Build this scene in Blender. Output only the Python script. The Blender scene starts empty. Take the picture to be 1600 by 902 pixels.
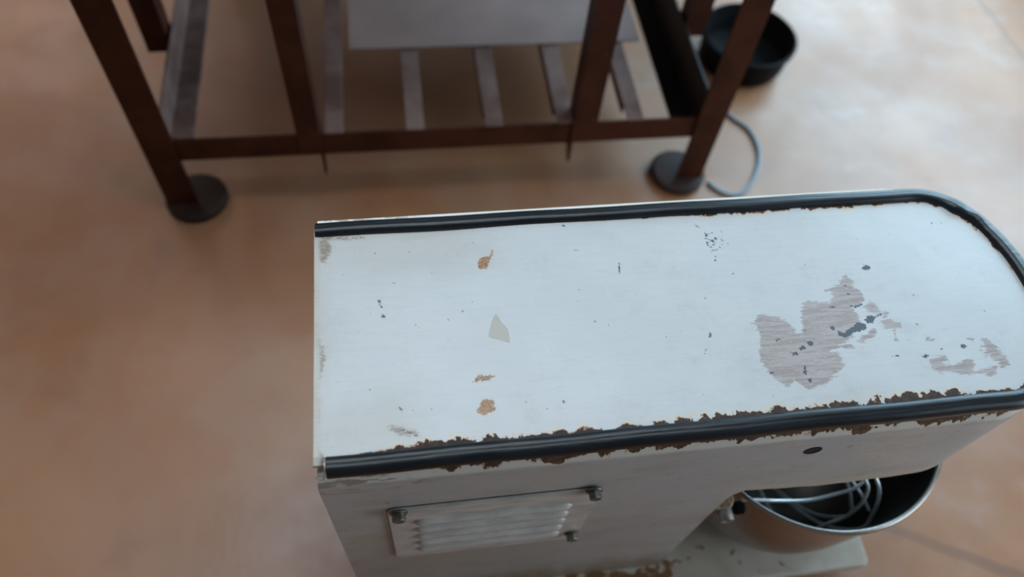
import bpy, bmesh, math, random
import numpy as np
from mathutils import Vector, noise as mnoise

# ------------------------------------------------------------------ camera
SC = bpy.context.scene
COL = SC.collection
cam = bpy.data.cameras.new('camera')
cam_o = bpy.data.objects.new('camera', cam)
COL.objects.link(cam_o)
cam_o.location = (0, 0, 1.3)
cam_o.rotation_euler = (0.563014, -0.072087, -0.128617)
cam.sensor_width = 36.0
cam.lens = 27.3453
cam.clip_start = 0.02
cam.dof.use_dof = True
cam.dof.focus_distance = 0.80
cam.dof.aperture_fstop = 2.3
SC.camera = cam_o
# ------------------------------------------------------------------ colour and light
SC.view_settings.view_transform = 'Standard'
SC.view_settings.look = 'None'
SC.view_settings.exposure = 0.0
SC.view_settings.gamma = 1.0
SC.view_settings.use_curve_mapping = False
W = bpy.data.worlds.new('room_ambience')
SC.world = W
W.use_nodes = True
bg = W.node_tree.nodes['Background']
bg.inputs[0].default_value = (0.6, 0.8, 1.0, 1)
bg.inputs[1].default_value = 1.0


def area(name, loc, target, size, size_y, power, color):
    l = bpy.data.lights.new(name, 'AREA')
    l.shape = 'RECTANGLE'
    l.size, l.size_y = size, size_y
    l.energy = power
    l.color = color
    o = bpy.data.objects.new(name, l)
    o.location = loc
    o.rotation_euler = (Vector(target) - Vector(loc)).to_track_quat('-Z', 'Y').to_euler()
    COL.objects.link(o)
    return o


# bluish daylight coming in through the two windows in the right wall
area('window_daylight', (2.0, 2.25, 1.32), (0.0, 2.25, 1.1), 2.5, 1.86, 106, (0.49, 0.79, 1.0))
area('front_window_daylight', (2.0, -0.60, 1.10), (0.0, -0.60, 0.9), 1.0, 1.8, 20, (0.76, 0.90, 1.0))
# unseen overhead light, added in the ceiling to brighten the lid
area('added_ceiling_light', (0.1, 1.1, 2.78), (0.1, 1.1, 0), 2.0, 1.4, 41, (0.84, 0.94, 1.0))
# unseen warm light added in the back wall to brighten the left floor
area('added_back_light', (-1.9, 3.95, 1.80), (-1.9, 0.0, 1.3), 1.5, 1.2, 15, (1.0, 0.62, 0.44))


# ------------------------------------------------------------------ node helpers
def new_mat(name):
    m = bpy.data.materials.new(name)
    m.use_nodes = True
    nt = m.node_tree
    return m, nt, nt.nodes['Principled BSDF']


class N:
    """small helper that builds shader graphs"""
    def __init__(s, nt):
        s.nt = nt
        s.tc = nt.nodes.new('ShaderNodeTexCoord')
        s.P = s.tc.outputs['Object']

    def _set(s, sock, v):
        if hasattr(v, 'is_output'):
            s.nt.links.new(v, sock)
        else:
            sock.default_value = v

    def math(s, op, a, b=0.0, clamp=False):
        n = s.nt.nodes.new('ShaderNodeMath')
        n.operation = op
        n.use_clamp = clamp
        s._set(n.inputs[0], a)
        s._set(n.inputs[1], b)
        return n.outputs[0]

    def scale(s, v, xyz):
        n = s.nt.nodes.new('ShaderNodeVectorMath')
        n.operation = 'MULTIPLY'
        s._set(n.inputs[0], v)
        n.inputs[1].default_value = xyz
        return n.outputs[0]

    def noise(s, sc=5.0, det=3.0, rough=0.55, vec=None, dist=0.0):
        n = s.nt.nodes.new('ShaderNodeTexNoise')
        s.nt.links.new(vec if vec is not None else s.P, n.inputs['Vector'])
        n.inputs['Scale'].default_value = sc
        n.inputs['Detail'].default_value = det
        n.inputs['Roughness'].default_value = rough
        n.inputs['Distortion'].default_value = dist
        return n.outputs['Fac']

    def ss(s, v, a, b, lo=0.0, hi=1.0):
        n = s.nt.nodes.new('ShaderNodeMapRange')
        n.interpolation_type = 'SMOOTHSTEP'
        s._set(n.inputs['Value'], v)
        n.inputs['From Min'].default_value = a
        n.inputs['From Max'].default_value = b
        n.inputs['To Min'].default_value = lo
        n.inputs['To Max'].default_value = hi
        return n.outputs['Result']

    def mix(s, f, a, b):
        n = s.nt.nodes.new('ShaderNodeMix')
        n.data_type = 'RGBA'
        s._set(n.inputs[0], f)
        s._set(n.inputs[6], a if hasattr(a, 'is_output') else (*a, 1))
        s._set(n.inputs[7], b if hasattr(b, 'is_output') else (*b, 1))
        return n.outputs[2]

    def attr(s, name):
        n = s.nt.nodes.new('ShaderNodeAttribute')
        n.attribute_name = name
        return n.outputs['Fac']

    def sep(s, v=None):
        n = s.nt.nodes.new('ShaderNodeSeparateXYZ')
        s.nt.links.new(v if v is not None else s.P, n.inputs[0])
        return n.outputs

    def bump(s, h, strength, dist, bsdf):
        n = s.nt.nodes.new('ShaderNodeBump')
        n.inputs['Strength'].default_value = strength
        n.inputs['Distance'].default_value = dist
        s._set(n.inputs['Height'], h)
        s.nt.links.new(n.outputs[0], bsdf.inputs['Normal'])


def simple(name, col, rough=0.5, metal=0.0, var=0.25, sc=30.0, bump=0.0, spec=0.5, stretch=(1, 1, 1)):
    m, nt, b = new_mat(name)
    n = N(nt)
    f = n.noise(sc, 4, 0.6, vec=n.scale(n.P, stretch))
    f = n.ss(f, 0.3, 0.7)
    c = n.mix(f, tuple(x * (1 - var) for x in col), tuple(min(1, x * (1 + var)) for x in col))
    nt.links.new(c, b.inputs['Base Color'])
    b.inputs['Roughness'].default_value = rough
    b.inputs['Metallic'].default_value = metal
    b.inputs['Specular IOR Level'].default_value = spec
    if bump:
        n.bump(f, bump, 0.002, b)
    return m


# ------------------------------------------------------------------ materials
YC = 0.3825
PAINT = (0.455, 0.455, 0.455)
CREAM = (0.62, 0.56, 0.47)
RUST = (0.026, 0.011, 0.008)
ORANGE = (0.42, 0.17, 0.045)


def mat_floor():
    m, nt, b = new_mat('worn_terracotta_floor')
    n = N(nt)
    a = n.ss(n.noise(1.7, 5, 0.6, dist=0.6), 0.32, 0.70)
    c = n.mix(a, (0.285, 0.115, 0.047), (0.385, 0.180, 0.088))
    bl = n.ss(n.noise(5.5, 4, 0.6), 0.35, 0.68)
    c = n.mix(n.math('MULTIPLY', bl, 0.5), c, (0.33, 0.19, 0.125))
    d = n.ss(n.noise(9.0, 3, 0.6), 0.55, 0.75)
    c = n.mix(n.math('MULTIPLY', d, 0.35), c, (0.22, 0.10, 0.06))
    # chalky white scuffs, mostly on the walked-on side by the window
    sx = n.sep()
    side = n.ss(sx[0], 0.2, 0.8)
    w = n.math('MULTIPLY', n.ss(n.noise(6.0, 4, 0.6, vec=n.scale(n.P, (1, 1.3, 1))), 0.50, 0.78), side)
    c = n.mix(n.math('MULTIPLY', w, 0.17), c, (0.60, 0.58, 0.57))
    # joints cut in the floor
    for (ax, ay, bx, by, wd) in [[0.795, 0.261, 0.976, 0.166, 0.014], [1.616, 1.635, 1.632, 1.402, 0.01]]:
        L = math.hypot(bx - ax, by - ay)
        nx, ny = -(by - ay) / L, (bx - ax) / L
        dd = n.math('ADD', n.math('MULTIPLY', n.math('SUBTRACT', sx[0], ax), nx),
                    n.math('MULTIPLY', n.math('SUBTRACT', sx[1], ay), ny))
        al = n.math('ADD', n.math('MULTIPLY', n.math('SUBTRACT', sx[0], ax), ny),
                    n.math('MULTIPLY', n.math('SUBTRACT', sx[1], ay), -nx))
        al = n.math('MULTIPLY', n.ss(al, -0.30, -0.12), n.ss(al, L + 0.5, L + 0.9, 1, 0))
        dd = n.math('ABSOLUTE', n.math('ADD', dd, n.math('MULTIPLY', n.math('SUBTRACT', n.noise(6, 3, 0.6), 0.5), 0.02)))
        k = n.ss(dd, wd * 0.4, wd, 1.0, 0.0)
        c = n.mix(n.math('MULTIPLY', n.math('MULTIPLY', k, al), 0.5), c, (0.16, 0.085, 0.06))
    nt.links.new(c, b.inputs['Base Color'])
    r = n.ss(n.noise(4.0, 4, 0.6), 0.3, 0.7, 0.34, 0.48)
    nt.links.new(r, b.inputs['Roughness'])
    b.inputs['Specular IOR Level'].default_value = 0.72
    n.bump(n.noise(60, 4, 0.6), 0.15, 0.002, b)
    return m


def mat_lid():
    """brushed-on white paint with peeled, chipped and rusty spots (outlines come from mesh attributes)"""
    m, nt, b = new_mat('chipped_white_lid_paint')
    n = N(nt)
    brush = n.noise(1.0, 5, 0.65, vec=n.scale(n.P, (30, 300, 100)))      # strokes along the lid
    fine = n.noise(1.0, 6, 0.7, vec=n.scale(n.P, (260, 900, 300)))
    blotch = n.noise(9.0, 4, 0.6)
    c = n.mix(n.ss(blotch, 0.35, 0.7), PAINT, (0.49, 0.488, 0.485))
    c = n.mix(n.math('MULTIPLY', n.ss(brush, 0.44, 0.64), 0.20), c, (0.395, 0.385, 0.375))
    # yellowed film at the back left and faint grey soiling
    sm = n.math('ADD', n.attr('smear'), n.math('MULTIPLY', n.math('SUBTRACT', blotch, 0.5), 0.05))
    c = n.mix(n.math('MULTIPLY', n.ss(sm, -0.02, 0.03, 1, 0), 0.38), c, (0.40, 0.35, 0.29))
    dirt = n.ss(n.noise(16.0, 8, 0.78), 0.52, 0.66)
    c = n.mix(n.math('MULTIPLY', dirt, 0.20), c, (0.30, 0.28, 0.26))
    scr = n.ss(n.noise(1.0, 5, 0.7, vec=n.scale(n.P, (70, 900, 100))), 0.60, 0.66)
    scr = n.math('MULTIPLY', scr, n.ss(n.noise(14.0, 3, 0.6), 0.48, 0.60))
    c = n.mix(n.math('MULTIPLY', scr, 0.30), c, (0.22, 0.21, 0.21))

    def sd(name, amp, nz, w=0.0004):
        v = n.math('ADD', n.attr(name), n.math('MULTIPLY', n.math('SUBTRACT', nz, 0.5), amp))
        return n.ss(v, -w, w, 1.0, 0.0)
    ragged = n.noise(1.0, 6, 0.72, vec=n.scale(n.P, (90, 480, 100)))
    crumb = n.noise(330.0, 5, 0.65)
    # old grey-pink undercoat showing where the paint has come off
    under = n.mix(n.ss(brush, 0.40, 0.60), (0.275, 0.225, 0.21), (0.36, 0.305, 0.285))
    mp = sd('peel', 0.021, n.math('SUBTRACT', ragged, 0.03))
    rim = n.ss(n.math('ABSOLUTE', n.math('ADD', n.attr('peel'), n.math('MULTIPLY', n.math('SUBTRACT', ragged, 0.5), 0.021))), 0.0002, 0.0012, 1, 0)
    c = n.mix(n.math('MULTIPLY', rim, 0.35), c, (0.70, 0.70, 0.68))
    c = n.mix(mp, c, under)
    left = n.math('MULTIPLY', n.ss(fine, 0.59, 0.63), mp)                 # crumbs of paint left on the patch
    c = n.mix(n.math('MULTIPLY', left, 0.7), c, PAINT)
    mt = sd('film', 0.001, crumb)
    c = n.mix(mt, c, (0.36, 0.325, 0.28))
    tr = n.ss(n.math('ABSOLUTE', n.attr('film')), 0.0001, 0.0007, 0.55, 0)
    c = n.mix(tr, c, (0.30, 0.26, 0.21))
    mo = sd('orange', 0.013, n.noise(300.0, 6, 0.75))
    c = n.mix(mo, c, n.mix(n.ss(n.noise(700.0, 4, 0.7), 0.4, 0.62), (0.15, 0.055, 0.015), (0.40, 0.20, 0.075)))
    sn = n.noise(1.0, 6, 0.78, vec=n.scale(n.P, (170, 620, 100)))
    soft = n.ss(n.math('ADD', n.attr('smudge'), n.math('MULTIPLY', n.math('SUBTRACT', blotch, 0.5), 0.02)), -0.004, 0.008, 1, 0)
    c = n.mix(n.math('MULTIPLY', soft, 0.35), c, (0.42, 0.36, 0.29))
    ms = n.math('MULTIPLY', n.ss(n.math('ADD', sn, n.math('MULTIPLY', n.math('SUBTRACT', soft, 0.9), 0.35)), 0.43, 0.50), soft)
    c = n.mix(n.math('MULTIPLY', ms, 0.85), c, (0.17, 0.12, 0.08))
    # the chipped border along the rubber strip
    e = n.attr('edge')
    amp = n.attr('chip')
    nx = n.noise(1.0, 6, 0.62, vec=n.scale(n.P, (78, 70, 100)))
    reach = n.math('MULTIPLY', n.ss(nx, 0.34, 0.66), n.math('MULTIPLY', amp, 0.0125))
    reach = n.math('ADD', reach, n.math('MULTIPLY', n.math('SUBTRACT', crumb, 0.45), n.math('MULTIPLY', amp, 0.003)))
    t = n.math('SUBTRACT', e, reach)
    halo = n.ss(t, 0.0, 0.006, 1, 0)
    c = n.mix(n.math('MULTIPLY', n.math('MULTIPLY', halo, n.ss(reach, 0.0012, 0.006)), 0.75), c, (0.58, 0.44, 0.29))
    ora = n.ss(t, 0.0, 0.0016, 1, 0)
    c = n.mix(n.math('MULTIPLY', n.math('MULTIPLY', ora, n.ss(amp, 0.02, 0.2)), n.ss(n.noise(70.0, 3, 0.5), 0.45, 0.6)), c, ORANGE)
    mr = n.math('MULTIPLY', n.ss(t, -0.0003, 0.0003, 1, 0), n.ss(amp, 0.02, 0.08))
    rustc = n.mix(n.ss(n.noise(180.0, 4, 0.6), 0.4, 0.65), RUST, (0.060, 0.028, 0.018))
    c = n.mix(mr, c, rustc)
    md = sd('dark', 0.0075, n.noise(420.0, 4, 0.65), 0.0002)
    c = n.mix(md, c, (0.055, 0.060, 0.075))
    # pin-prick specks
    sp = n.ss(n.noise(160.0, 2, 0.5), 0.745, 0.77)
    c = n.mix(n.math('MULTIPLY', sp, 0.75), c, (0.16, 0.15, 0.14))
    # cream worn rim of the sheet at the open end
    xx = n.sep()
    ed = n.math('ADD', xx[0], n.math('MULTIPLY', n.math('SUBTRACT', n.noise(90.0, 5, 0.7), 0.5), 0.008))
    c = n.mix(n.math('MULTIPLY', n.ss(ed, -0.0945, -0.089, 1, 0), 0.85), c, (0.40, 0.35, 0.295))
    nt.links.new(c, b.inputs['Base Color'])
    nt.links.new(n.math('ADD', n.math('MULTIPLY', n.math('ADD', n.math('MULTIPLY', mp, 0.22), n.math('MULTIPLY', mr, 0.42)), 1.0), 0.36), b.inputs['Roughness'])
    b.inputs['Specular IOR Level'].default_value = 0.5
    h = n.math('SUBTRACT', n.math('MULTIPLY', brush, 0.25), n.math('MAXIMUM', n.math('MAXIMUM', mp, mr), md))
    n.bump(h, 0.35, 0.0006, b)
    return m


def mat_body():
    m, nt, b = new_mat('dirty_white_body_paint')
    n = N(nt)
    xs = n.sep()
    x, y, z = xs[0], xs[1], xs[2]
    c = n.mix(n.ss(n.noise(7.0, 4, 0.6), 0.35, 0.7), PAINT, (0.49, 0.475, 0.45))
    # dirt runs and rubbed spots
    g = n.ss(n.noise(1.0, 6, 0.75, vec=n.scale(n.P, (9, 9, 30))), 0.50, 0.64)
    c = n.mix(n.math('MULTIPLY', g, 0.32), c, (0.33, 0.27, 0.20))
    sp = n.ss(n.noise(1.0, 3, 0.6, vec=n.scale(n.P, (60, 60, 200))), 0.665, 0.70)
    c = n.mix(n.math('MULTIPLY', sp, 0.6), c, (0.16, 0.13, 0.10))
    # soiled foot of the column
    lo = n.ss(n.math('ADD', z, n.math('MULTIPLY', n.noise(18.0, 4, 0.7), 0.16)), 0.14, 0.26, 1, 0)
    c = n.mix(n.math('MULTIPLY', lo, 0.75), c, (0.20, 0.12, 0.065))
    low_shade = n.math('MULTIPLY', n.ss(n.math('ADD', z, n.math('MULTIPLY', n.noise(12.0, 5, 0.7), 0.2)), 0.36, 0.56, 1, 0), n.ss(x, -0.1, 0.45, 0.42, 0.08))  # warm shade painted into the colour, stronger towards the lower left
    c = n.mix(low_shade, c, (0.27, 0.19, 0.12))
    # cream worn lower rim of the head
    uz = n.math('ADD', z, n.math('MULTIPLY', n.math('SUBTRACT', n.noise(40.0, 5, 0.7), 0.5), 0.03))
    un = n.math('MULTIPLY', n.ss(uz, 0.430, 0.446, 1, 0), n.ss(z, 0.385, 0.40))
    un = n.math('MULTIPLY', un, n.ss(x, 0.34, 0.37))
    c = n.mix(n.math('MULTIPLY', un, 0.6), c, (0.60, 0.51, 0.40))
    # cream upper band below the rubber strip, brightness of its upward slope painted in
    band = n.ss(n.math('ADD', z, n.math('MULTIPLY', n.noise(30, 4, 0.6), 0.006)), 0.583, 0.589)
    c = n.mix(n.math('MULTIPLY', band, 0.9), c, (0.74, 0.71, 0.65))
    # dirty scrapes at the left corner of that band
    sc = n.ss(n.noise(1.0, 5, 0.65, vec=n.scale(n.P, (28, 60, 130))), 0.50, 0.56)
    sc = n.math('MULTIPLY', sc, n.math('MULTIPLY', n.ss(z, 0.555, 0.575), n.ss(x, -0.02, 0.035, 1, 0)))
    c = n.mix(n.math('MULTIPLY', sc, 0.75), c, (0.24, 0.175, 0.115))
    # rust creeping out from under the rubber strip
    nx = n.noise(1.0, 6, 0.60, vec=n.scale(n.P, (48, 48, 30)))
    reach = n.math('MULTIPLY', n.ss(nx, 0.22, 0.72), n.ss(x, -0.06, 0.06, 0.0, 0.024))
    reach = n.math('ADD', reach, n.ss(x, -0.03, 0.03, 0.0, 0.008))
    reach = n.math('SUBTRACT', reach, n.ss(y, YC + 0.06, YC + 0.09, 0.0, 0.06))
    t = n.math('SUBTRACT', n.math('SUBTRACT', 0.612, z), reach)
    c = n.mix(n.math('MULTIPLY', n.ss(t, 0.0, 0.004, 1, 0), 0.8), c, (0.72, 0.60, 0.43))
    c = n.mix(n.math('MULTIPLY', n.ss(t, 0.0, 0.001, 1, 0), n.ss(n.noise(60.0, 3, 0.5), 0.45, 0.6)), c, ORANGE)
    r = n.ss(t, -0.0004, 0.0004, 1, 0)
    c = n.mix(r, c, n.mix(n.ss(n.noise(160.0, 4, 0.6), 0.4, 0.65), (0.05, 0.026, 0.018), (0.15, 0.075, 0.045)))
    nt.links.new(c, b.inputs['Base Color'])
    nt.links.new(n.ss(n.noise(20, 4, 0.6), 0.3, 0.7, 0.32, 0.5), b.inputs['Roughness'])
    n.bump(n.math('SUBTRACT', n.math('MULTIPLY', n.noise(90.0, 5, 0.6), 0.4), r), 0.3, 0.0008, b)
    return m


def mat_base():
    m, nt, b = new_mat('stained_base_paint')
    n = N(nt)
    x = n.sep()[0]
    c = n.mix(n.ss(n.noise(9.0, 4, 0.6), 0.35, 0.7), (0.50, 0.45, 0.38), (0.38, 0.31, 0.24))
    st = n.math('ADD', n.noise(34.0, 4, 0.55), n.ss(x, 0.34, 0.46, 0.13, -0.06))
    c = n.mix(n.ss(st, 0.585, 0.65), c, (0.20, 0.095, 0.035))
    nt.links.new(c, b.inputs['Base Color'])
    b.inputs['Roughness'].default_value = 0.4
    n.bump(n.noise(60.0, 4, 0.6), 0.2, 0.001, b)
    return m


def mat_iron(name='brown_painted_iron', lo=(0.040, 0.0085, 0.0035), hi=(0.066, 0.017, 0.0075)):
    m, nt, b = new_mat(name)
    n = N(nt)
    c = n.mix(n.ss(n.noise(12.0, 4, 0.6), 0.35, 0.65), lo, hi)
    w = n.ss(n.noise(1.0, 5, 0.7, vec=n.scale(n.P, (60, 20, 20))), 0.60, 0.72)
    c = n.mix(n.math('MULTIPLY', w, 0.18), c, (0.12, 0.07, 0.06))
    nt.links.new(c, b.inputs['Base Color'])
    b.inputs['Roughness'].default_value = 0.5
    b.inputs['Specular IOR Level'].default_value = 0.2
    n.bump(n.noise(120.0, 3, 0.6), 0.15, 0.001, b)
    return m


M_FLOOR = mat_floor()
M_LID = mat_lid()
M_BODY = mat_body()
M_BASE = mat_base()
M_IRON = mat_iron()
M_SHELF = mat_iron('dusty_shelf_iron', (0.13, 0.068, 0.055), (0.22, 0.135, 0.115))
M_FOOTIRON = mat_iron('dark_foot_iron', (0.020, 0.009, 0.006), (0.040, 0.019, 0.013))
M_RUBBER = simple('black_rubber', (0.007, 0.009, 0.012), 0.33, 0, 0.4, 90, 0.12, 0.36, (0.15, 1, 1))
M_PANEL = simple('grimy_grille_paint', (0.56, 0.535, 0.50), 0.38, 0, 0.16, 26, 0.1, 0.5, (1, 1, 3))
M_BOLT = simple('tarnished_bolt_steel', (0.20, 0.19, 0.165), 0.38, 0.8, 0.4, 120, 0.2)
M_HOLE = simple('dark_hole', (0.004, 0.004, 0.004), 0.9)
M_STEEL = simple('brushed_bowl_steel', (0.36, 0.325, 0.30), 0.27, 1.0, 0.12, 8, 0.05, 0.5, (1, 1, 18))
M_WIRE = simple('bright_whisk_wire', (0.74, 0.76, 0.78), 0.36, 0.7, 0.06, 40)
M_BOARD = simple('dull_metal_sheet', (0.29, 0.195, 0.170), 0.5, 0.0, 0.12, 5, 0.05, 0.5)
M_PLASTIC = simple('black_plastic', (0.004, 0.004, 0.0045), 0.6, 0, 0.2, 10, 0.0, 0.10)
M_CABLE = simple('grey_cable_sheath', (0.20, 0.25, 0.28), 0.45, 0, 0.1)
M_TABLE = simple('worn_table_top', (0.22, 0.12, 0.08), 0.5, 0, 0.2, 6)
M_WALL = simple('wall_plaster', (0.26, 0.25, 0.24), 0.8, 0, 0.06, 3)
M_FRAME = simple('window_frame_paint', (0.5, 0.5, 0.48), 0.5)
M_DIRT = simple('dirty_seam', (0.085, 0.052, 0.032), 0.7, 0, 0.5, 60)
M_INNER = simple('shaded_bowl_steel', (0.075, 0.068, 0.062), 0.40, 0.9, 0.3, 12)  # darker copy of the bowl steel, shade of the inside painted in
M_SHADEDIRON = simple('shaded_rail_iron', (0.006, 0.005, 0.005), 0.45, 0, 0.4, 30, 0.0, 0.3)  # near black stands in for shade on the rail's backlit face
M_GREASY = simple('greasy_dark_iron', (0.018, 0.014, 0.011), 0.5, 0.3, 0.4, 40)
M_BRASS = simple('rusty_bracket', (0.30, 0.20, 0.13), 0.5, 0.4, 0.5, 160, 0.4)
M_GREASE = simple('pale_worn_steel', (0.34, 0.32, 0.29), 0.4, 0.6, 0.3, 120, 0.2)


# ------------------------------------------------------------------ mesh helpers
def finish(bm, name, mat, parent=None, ang=35, smooth=True, bev=0.0, seg=2, loc=(0, 0, 0)):
    bmesh.ops.remove_doubles(bm, verts=bm.verts, dist=1e-6)
    bmesh.ops.recalc_face_normals(bm, faces=bm.faces)
    for f in bm.faces:
        f.smooth = smooth
    ca = math.radians(ang)
    for e in bm.edges:
        if len(e.link_faces) == 2:
            e.smooth = e.calc_face_angle(0) < ca
    me = bpy.data.meshes.new(name)
    bm.to_mesh(me)
    bm.free()
    me.materials.append(mat)
    o = bpy.data.objects.new(name, me)
    o.location = loc
    COL.objects.link(o)
    if parent:
        o.parent = parent
    if bev:
        md = o.modifiers.new('soft_edges', 'BEVEL')
        md.width = bev
        md.segments = seg
        md.limit_method = 'ANGLE'
        md.angle_limit = math.radians(40)
        md.harden_normals = False
    return o


def thing(name, label, cat, loc=(0, 0, 0), group=None):
    o = bpy.data.objects.new(name, None)
    o.empty_display_size = 0.05
    o.location = loc
    COL.objects.link(o)
    tag(o, label, cat, group)
    return o


def tag(o, label, cat, group=None):
    o['label'] = label
    o['category'] = cat
    if group:
        o['group'] = group


def box(bm, a, b):
    x0, y0, z0 = a
    x1, y1, z1 = b
    v = [bm.verts.new(p) for p in ((x0, y0, z0), (x1, y0, z0), (x1, y1, z0), (x0, y1, z0),
                                   (x0, y0, z1), (x1, y0, z1), (x1, y1, z1), (x0, y1, z1))]
    for f in ((0, 3, 2, 1), (4, 5, 6, 7), (0, 1, 5, 4), (1, 2, 6, 5), (2, 3, 7, 6), (3, 0, 4, 7)):
        bm.faces.new([v[i] for i in f])


def prism(bm, pts, a, b, axis):
    """extrude polygon pts (2D in the two other axes, order x,y / x,z / y,z) from a to b along axis"""
    def mk(p, t):
        return {'x': (t, p[0], p[1]), 'y': (p[0], t, p[1]), 'z': (p[0], p[1], t)}[axis]
    A = [bm.verts.new(mk(p, a)) for p in pts]
    B = [bm.verts.new(mk(p, b)) for p in pts]
    bm.faces.new(A)
    bm.faces.new(B[::-1])
    k = len(pts)
    for i in range(k):
        bm.faces.new((A[i], A[(i + 1) % k], B[(i + 1) % k], B[i]))


def tube(bm, pts, r, seg=10, closed=False):
    pts = [Vector(p) for p in pts]
    n = len(pts)
    rings = []
    up = None
    for i in range(n):
        if closed:
            t = pts[(i + 1) % n] - pts[i - 1]
        else:
            t = pts[min(i + 1, n - 1)] - pts[max(i - 1, 0)]
        t.normalize()
        if up is None:
            up = t.orthogonal().normalized()
        up = (up - t * up.dot(t)).normalized()
        w = t.cross(up)
        rr = r[i] if isinstance(r, (list, tuple)) else r
        rings.append([bm.verts.new(pts[i] + (up * math.cos(2 * math.pi * k / seg) + w * math.sin(2 * math.pi * k / seg)) * rr)
                      for k in range(seg)])
    m = n if closed else n - 1
    for i in range(m):
        A, B = rings[i], rings[(i + 1) % n]
        for k in range(seg):
            bm.faces.new((A[k], A[(k + 1) % seg], B[(k + 1) % seg], B[k]))
    if not closed:
        bm.faces.new(rings[0][::-1])
        bm.faces.new(rings[-1])


def lathe(bm, prof, c=(0, 0, 0), seg=48, axis='z'):
    """prof: list of (radius, height)"""
    rings = []
    for r, h in prof:
        if r < 1e-6:
            rings.append([bm.verts.new(_ax(c, 0, 0, h, axis))])
        else:
            rings.append([bm.verts.new(_ax(c, r * math.cos(2 * math.pi * k / seg), r * math.sin(2 * math.pi * k / seg), h, axis))
                          for k in range(seg)])
    for A, B in zip(rings, rings[1:]):
        for k in range(seg):
            k2 = (k + 1) % seg
            if len(A) == 1:
                bm.faces.new((A[0], B[k], B[k2]))
            elif len(B) == 1:
                bm.faces.new((A[k], A[k2], B[0]))
            else:
                bm.faces.new((A[k], A[k2], B[k2], B[k]))


def _ax(c, u, v, h, axis):
    if axis == 'z':
        return (c[0] + u, c[1] + v, c[2] + h)
    if axis == 'y':
        return (c[0] + u, c[1] + h, c[2] + v)
    return (c[0] + h, c[1] + u, c[2] + v)


def catmull(P, per=8, closed=False):
    P = [Vector(p) for p in P]
    n = len(P)
    out = []
    rng = n if closed else n - 1
    for i in range(rng):
        if closed:
            a, b, c_, d = P[i - 1], P[i], P[(i + 1) % n], P[(i + 2) % n]
        else:
            a, b, c_, d = P[max(i - 1, 0)], P[i], P[i + 1], P[min(i + 2, n - 1)]
        for k in range(per):
            t = k / per
            out.append(0.5 * ((2 * b) + (c_ - a) * t + (2 * a - 5 * b + 4 * c_ - d) * t * t + (3 * b - a - 3 * c_ + d) * t ** 3))
    if not closed:
        out.append(P[-1])
    return out


# ------------------------------------------------------------------ the room
def struct(bm, name, mat, **k):
    o = finish(bm, name, mat, **k)
    o['kind'] = 'structure'
    return o


X0, X1, Y0, Y1, ZC = -3.0, 2.07, -2.2, 4.0, 2.8


def boxes(name, mat, L):
    bm = bmesh.new()
    for a, b in L:
        box(bm, a, b)
    return struct(bm, name, mat)


boxes('floor', M_FLOOR, [((X0 - 0.1, Y0 - 0.1, -0.05), (X1 + 0.1, Y1 + 0.1, 0.0))])
# ceiling with an opening for the added overhead light
boxes('ceiling', M_WALL, [((X0, Y0, ZC), (-0.9, Y1, 2.9)), ((1.1, Y0, ZC), (X1, Y1, 2.9)),
                          ((-0.9, Y0, ZC), (1.1, 0.4, 2.9)), ((-0.9, 1.8, ZC), (1.1, Y1, 2.9))])
boxes('wall_left', M_WALL, [((X0 - 0.1, Y0 - 0.1, 0.0), (X0, Y1 + 0.1, 2.9))])
boxes('wall_front', M_WALL, [((X0, Y0 - 0.1, 0.0), (X1, Y0, 2.9))])
boxes('wall_back', M_WALL, [((X0, Y1, 0.0), (-2.7, Y1 + 0.1, 2.9)), ((-1.1, Y1, 0.0), (X1, Y1 + 0.1, 2.9)),
                            ((-2.7, Y1, 0.0), (-1.1, Y1 + 0.1, 1.15)), ((-2.7, Y1, 2.45), (-1.1, Y1 + 0.1, 2.9))])
boxes('wall_right', M_WALL, [((X1, Y0 - 0.1, 0), (X1 + 0.1, -1.15, 2.9)), ((X1, -0.05, 0), (X1 + 0.1, 0.95, 2.9)), ((X1, 3.55, 0), (X1 + 0.1, Y1 + 0.1, 2.9)),
                             ((X1, -1.15, 0), (X1 + 0.1, -0.05, 0.20)), ((X1, -1.15, 2.0), (X1 + 0.1, -0.05, 2.9)),
                             ((X1, 0.95, 0), (X1 + 0.1, 3.55, 0.35)), ((X1, 0.95, 2.25), (X1 + 0.1, 3.55, 2.9))])


def window_frame(name, y0, y1, z0_, z1_):
    w_ = 0.05
    boxes(name, M_FRAME, [((X1 + 0.01, a, c_), (X1 + 0.07, b, d)) for a, b, c_, d in
                          ((y0, y1, z0_, z0_ + w_), (y0, y1, z1_ - w_, z1_), (y0, y0 + w_, z0_ + w_, z1_ - w_), (y1 - w_, y1, z0_ + w_, z1_ - w_),
                           ((y0 + y1) / 2 - 0.02, (y0 + y1) / 2 + 0.02, z0_ + w_, z1_ - w_))])


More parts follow.
